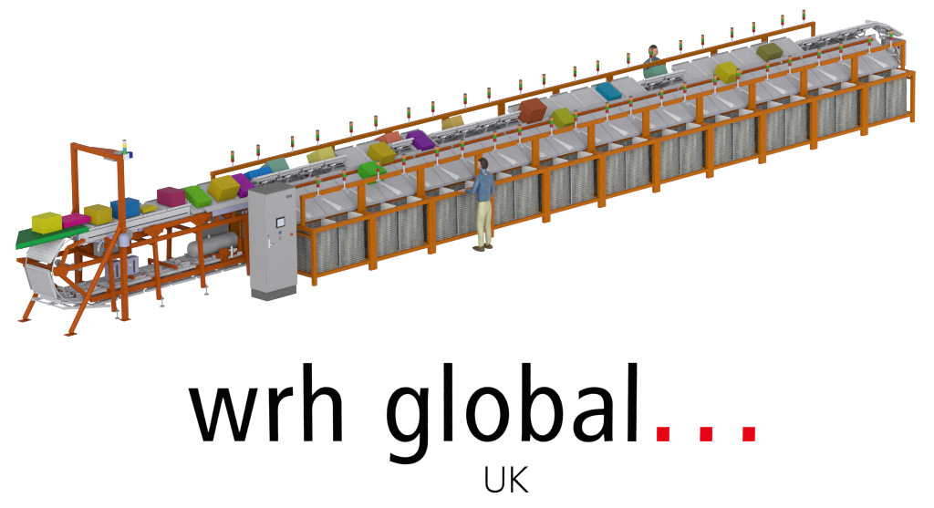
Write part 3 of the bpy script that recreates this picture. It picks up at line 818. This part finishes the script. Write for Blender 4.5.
def person(label, loc, rotz, shirt, arms, head_yaw):
    """faces local +y; right hand side is +x. arms = ((shoulder,elbow,wrist) left, right)"""
    t = thing('person', label, 'person', loc, rotz)
    # --- body (skin): legs, torso, neck, head, arms, hands as one skeleton
    V = []; E = []
    def add(p_, r, parent=None):
        V.append((p_, r)); 
        if parent is not None: E.append((parent, len(V)-1))
        return len(V)-1
    pel = add((0,0,.93), .075)
    bel = add((0,.01,1.06), .085, pel); ch_ = add((0,.0,1.24), .09, bel); up_ = add((0,-.01,1.40), .07, ch_)
    nk = add((0,.0,1.50), .046, up_); n2 = add((0,.015,1.56), .046, nk)
    for sx in (-1, 1):
        hp = add((sx*.095,.0,.86), .07, pel); kn = add((sx*.105,.015,.48), .056, hp); an = add((sx*.11,-.01,.09), .038, kn)
        toe = add((sx*.125,.12,.04), .03, an)
    for sx, (el, wr) in zip((-1, 1), arms):
        sh = add((sx*.175,-.01,1.40), .05, up_); e_ = add(el, .038, sh); w = add(wr, .027, e_)
        dirv = (Vector(wr)-Vector(el)).normalized()
        palm = add(tuple(Vector(wr)+dirv*.06), (.036,.018), w)
    body = obj('body', skin_mesh('body', V, E), M['skin'], t)
    for v in body.data.vertices:
        if .74 < v.co.z < 1.36 and abs(v.co.x) < .17 and abs(v.co.y) < .16: v.co.x *= .86; v.co.y *= .66
    # fingers and thumbs, rooted in the palm
    fb = []
    for sx, (el, wr) in zip((-1, 1), arms):
        d_ = (Vector(wr)-Vector(el)).normalized(); side_ = d_.cross(Vector((0,0,1)));
        if side_.length < .1: side_ = Vector((0,1,0))
        side_.normalize(); nrm = side_.cross(d_).normalized(); pc = Vector(wr)+d_*.07
        fv = []; fe = []
        for q, ln in enumerate((.066,.078,.072,.055)):
            o_ = pc+side_*(-.027+.018*q); i0 = len(fv)
            fv += [(tuple(o_-d_*.02), .009), (tuple(o_+d_*ln*.5-nrm*.006), .0085), (tuple(o_+d_*ln*.8-nrm*.022), .008), (tuple(o_+d_*ln-nrm*.04), .007)]
            fe += [(i0,i0+1),(i0+1,i0+2),(i0+2,i0+3)]
            m_ = skin_mesh('finger', fv[i0:], [(0,1),(1,2),(2,3)], sub=1)
            fb.append(m_)
        o_ = pc+side_*(-.03)-d_*.035
        fb.append(skin_mesh('thumb', [(tuple(o_), .011), (tuple(o_-side_*.025+d_*.02-nrm*.01), .0095), (tuple(o_-side_*.03+d_*.05-nrm*.02), .008)], [(0,1),(1,2)], sub=1))
    # merge fingers into the body mesh: one continuous figure
    bm = bmesh.new(); bm.from_mesh(body.data)
    for m_ in fb: bm.from_mesh(m_)
    # head with face
    hb = MB(); 
    def face(d_, q):
        q = q.copy()
        if d_.z < -.1: k = 1-.28*min(1, (-d_.z-.1)); q.x *= k; q.y *= (1-.12*(-d_.z))
        if d_.y > .3: q.y -= .008*math.exp(-((d_.z-.12)/.12)**2)*(1 if abs(d_.x) > .12 else .2)
        return q
    ry = Matrix.Rotation(head_yaw, 4, 'Z'); hc = Vector((0,.03,1.635))
    ellipsoid(hb, (0,0,0), (.075,.097,.118), f=face)
    # nose, brows, lips, ears
    hb.poly([(-.011,.088,.012),(.011,.088,.012),(.016,.094,-.028),(-.016,.094,-.028),(0,.118,-.022)], [(0,1,4),(1,2,4),(2,3,4),(3,0,4)], True)
    hb.cyl((-.022,.084,-.055),(.022,.084,-.055), .007, n=8)
    for sx in (-1, 1): ellipsoid(hb, (sx*.076,-.005,-.005), (.009,.02,.03), 8, 6)
    hm = hb.mesh('head'); hm.transform(Matrix.Translation(hc) @ ry); bm.from_mesh(hm)
    bm.to_mesh(body.data); bm.free()
    for p_ in body.data.polygons: p_.use_smooth = True
    # eyes
    b = MB()
    for sx in (-1, 1): ellipsoid(b, (sx*.028,.084,.012), (.012,.008,.007), 10, 6)
    me = b.mesh('eyes'); me.transform(Matrix.Translation(hc) @ ry); obj('eyes', me, M['dark'], t)
    # hair: cap that leaves the face free
    b = MB()
    def hairf(d_, q):
        q = q.copy(); w = 1+.05*math.sin(9*d_.x+5*d_.z)
        if d_.y > .25 and d_.z < .52: return q*.80
        if d_.z < (-.38 if d_.y > -.1 else -.72): return q*.80
        return q*w
    ellipsoid(b, (0,-.008,.010), (.085,.104,.122), 28, 20, hairf)
    me = b.mesh('hair'); me.transform(Matrix.Translation(hc) @ ry); obj('hair', me, M['hair'], t)
    # shirt
    V = []; E = []
    p0 = add((0,.0,.90), .158); p1 = add((0,.01,1.06), .148, p0); p2 = add((0,.0,1.24), .165, p1); p3 = add((0,-.01,1.38), .140, p2); p4 = add((0,.004,1.53), .068, p3)
    for sx, (el, wr) in zip((-1, 1), arms):
        sh = add((sx*.180,-.01,1.39), .064, p3); el_ = add(el, .050, sh)
        wv = Vector(el).lerp(Vector(wr), .93); add(tuple(wv), .036, el_)
    me = skin_mesh('shirt', V, E)
    for v in me.vertices:
        if abs(v.co.x) < .20: v.co.y = v.co.y*.80 if abs(v.co.y) < .2 else v.co.y
    obj('shirt', me, shirt, t)
    b = MB(); b.cyl((0,0,1.475),(0,.012,1.565), .066, .060, n=20, caps=False); b.cyl((0,0.002,1.475),(0,.014,1.545), .060, .052, n=20, caps=False)
    obj('collar', b, shirt, t)
    # trousers
    V = []; E = []
    p0 = add((0,.0,1.03), .128); p1 = add((0,-.01,.88), .142, p0)
    for sx in (-1, 1):
        a_ = add((sx*.092,-.005,.76), .092, p1); k_ = add((sx*.105,.015,.48), .070, a_); add((sx*.11,-.01,.25), .060, k_); add((sx*.11,-.008,.085), .056, len(V)-1)
    me = skin_mesh('trousers', V, E)
    for v in me.vertices:
        if v.co.z > .78: v.co.y *= .86
    obj('trousers', me, M['khaki'], t)
    
    for sx in (-1, 1):
        b = MB()
        def shoe(d_, q):
            q = q.copy(); q.z = max(q.z, -.040)
            if d_.y > 0: q.z *= 1-.35*d_.y; q.z = max(q.z, -.040)
            return q
        ellipsoid(b, (sx*.12,.045,.042), (.047,.150,.058), 20, 12, shoe)
        obj('shoe', b, M['shoe'], t)
    return t
person('standing person in blue shirt and khaki trousers in front of the bins', (3.84,-.50,0), math.radians(8), M['shirt'],
       (((-.235,.06,1.16), (-.20,.30,1.14)), ((.245,-.02,1.13), (.235,.09,.90))), math.radians(25))
person('person with dark hair and grey blue shirt behind the machine', (12.42,3.42,0), math.radians(176), M['shirt2'],
       (((-.235,.05,1.14), (-.17,.28,1.10)), ((.235,.05,1.14), (.17,.28,1.10))), math.radians(20))

# ------------------------------------------------------------------ camera
cam = bpy.data.cameras.new('camera'); co = bpy.data.objects.new('camera', cam); COL.objects.link(co)
r = Vector((.71687141,-.69710547,-.01180501)); u = Vector((.19717202,.18646386,.96247308)); f = Vector((.66874403,.69229705,-.2711203))
co.matrix_world = Matrix(((r.x,u.x,-f.x,-63.6920775),(r.y,u.y,-f.y,-69.94198917),(r.z,u.z,-f.z,27.21069205),(0,0,0,1)))
cam.sensor_width = 36; cam.lens = 208.79; cam.clip_start = 1; cam.clip_end = 3000
S.camera = co

# ------------------------------------------------------------------ light: a white studio dome, brightest behind the camera
w = bpy.data.worlds.new('World'); S.world = w; w.use_nodes = True
nt = w.node_tree; N = nt.nodes; L = nt.links
bg = N['Background']
tc = N.new('ShaderNodeTexCoord')
dt = N.new('ShaderNodeVectorMath'); dt.operation = 'DOT_PRODUCT'
dt.inputs[1].default_value = Vector((-.697,-.717,.03)).normalized()
L.new(tc.outputs['Generated'], dt.inputs[0])
mxn = N.new('ShaderNodeMath'); mxn.operation = 'MAXIMUM'; mxn.inputs[1].default_value = 0; L.new(dt.outputs['Value'], mxn.inputs[0])
pw_ = N.new('ShaderNodeMath'); pw_.operation = 'POWER'; pw_.inputs[1].default_value = 4; L.new(mxn.outputs[0], pw_.inputs[0])
ma = N.new('ShaderNodeMath'); ma.operation = 'MULTIPLY_ADD'; ma.inputs[1].default_value = 10.2; ma.inputs[2].default_value = 1.0; L.new(pw_.outputs[0], ma.inputs[0])
L.new(ma.outputs[0], bg.inputs['Strength']); bg.inputs['Color'].default_value = (1,1,1,1)

# ------------------------------------------------------------------ render settings
S.render.engine = 'CYCLES'
S.cycles.filter_width = 1.2
S.cycles.max_bounces = 6; S.cycles.diffuse_bounces = 4; S.cycles.glossy_bounces = 2
S.render.resolution_x = 1024; S.render.resolution_y = 557
S.view_settings.view_transform = 'Standard'; S.view_settings.look = 'None'; S.view_settings.exposure = 0
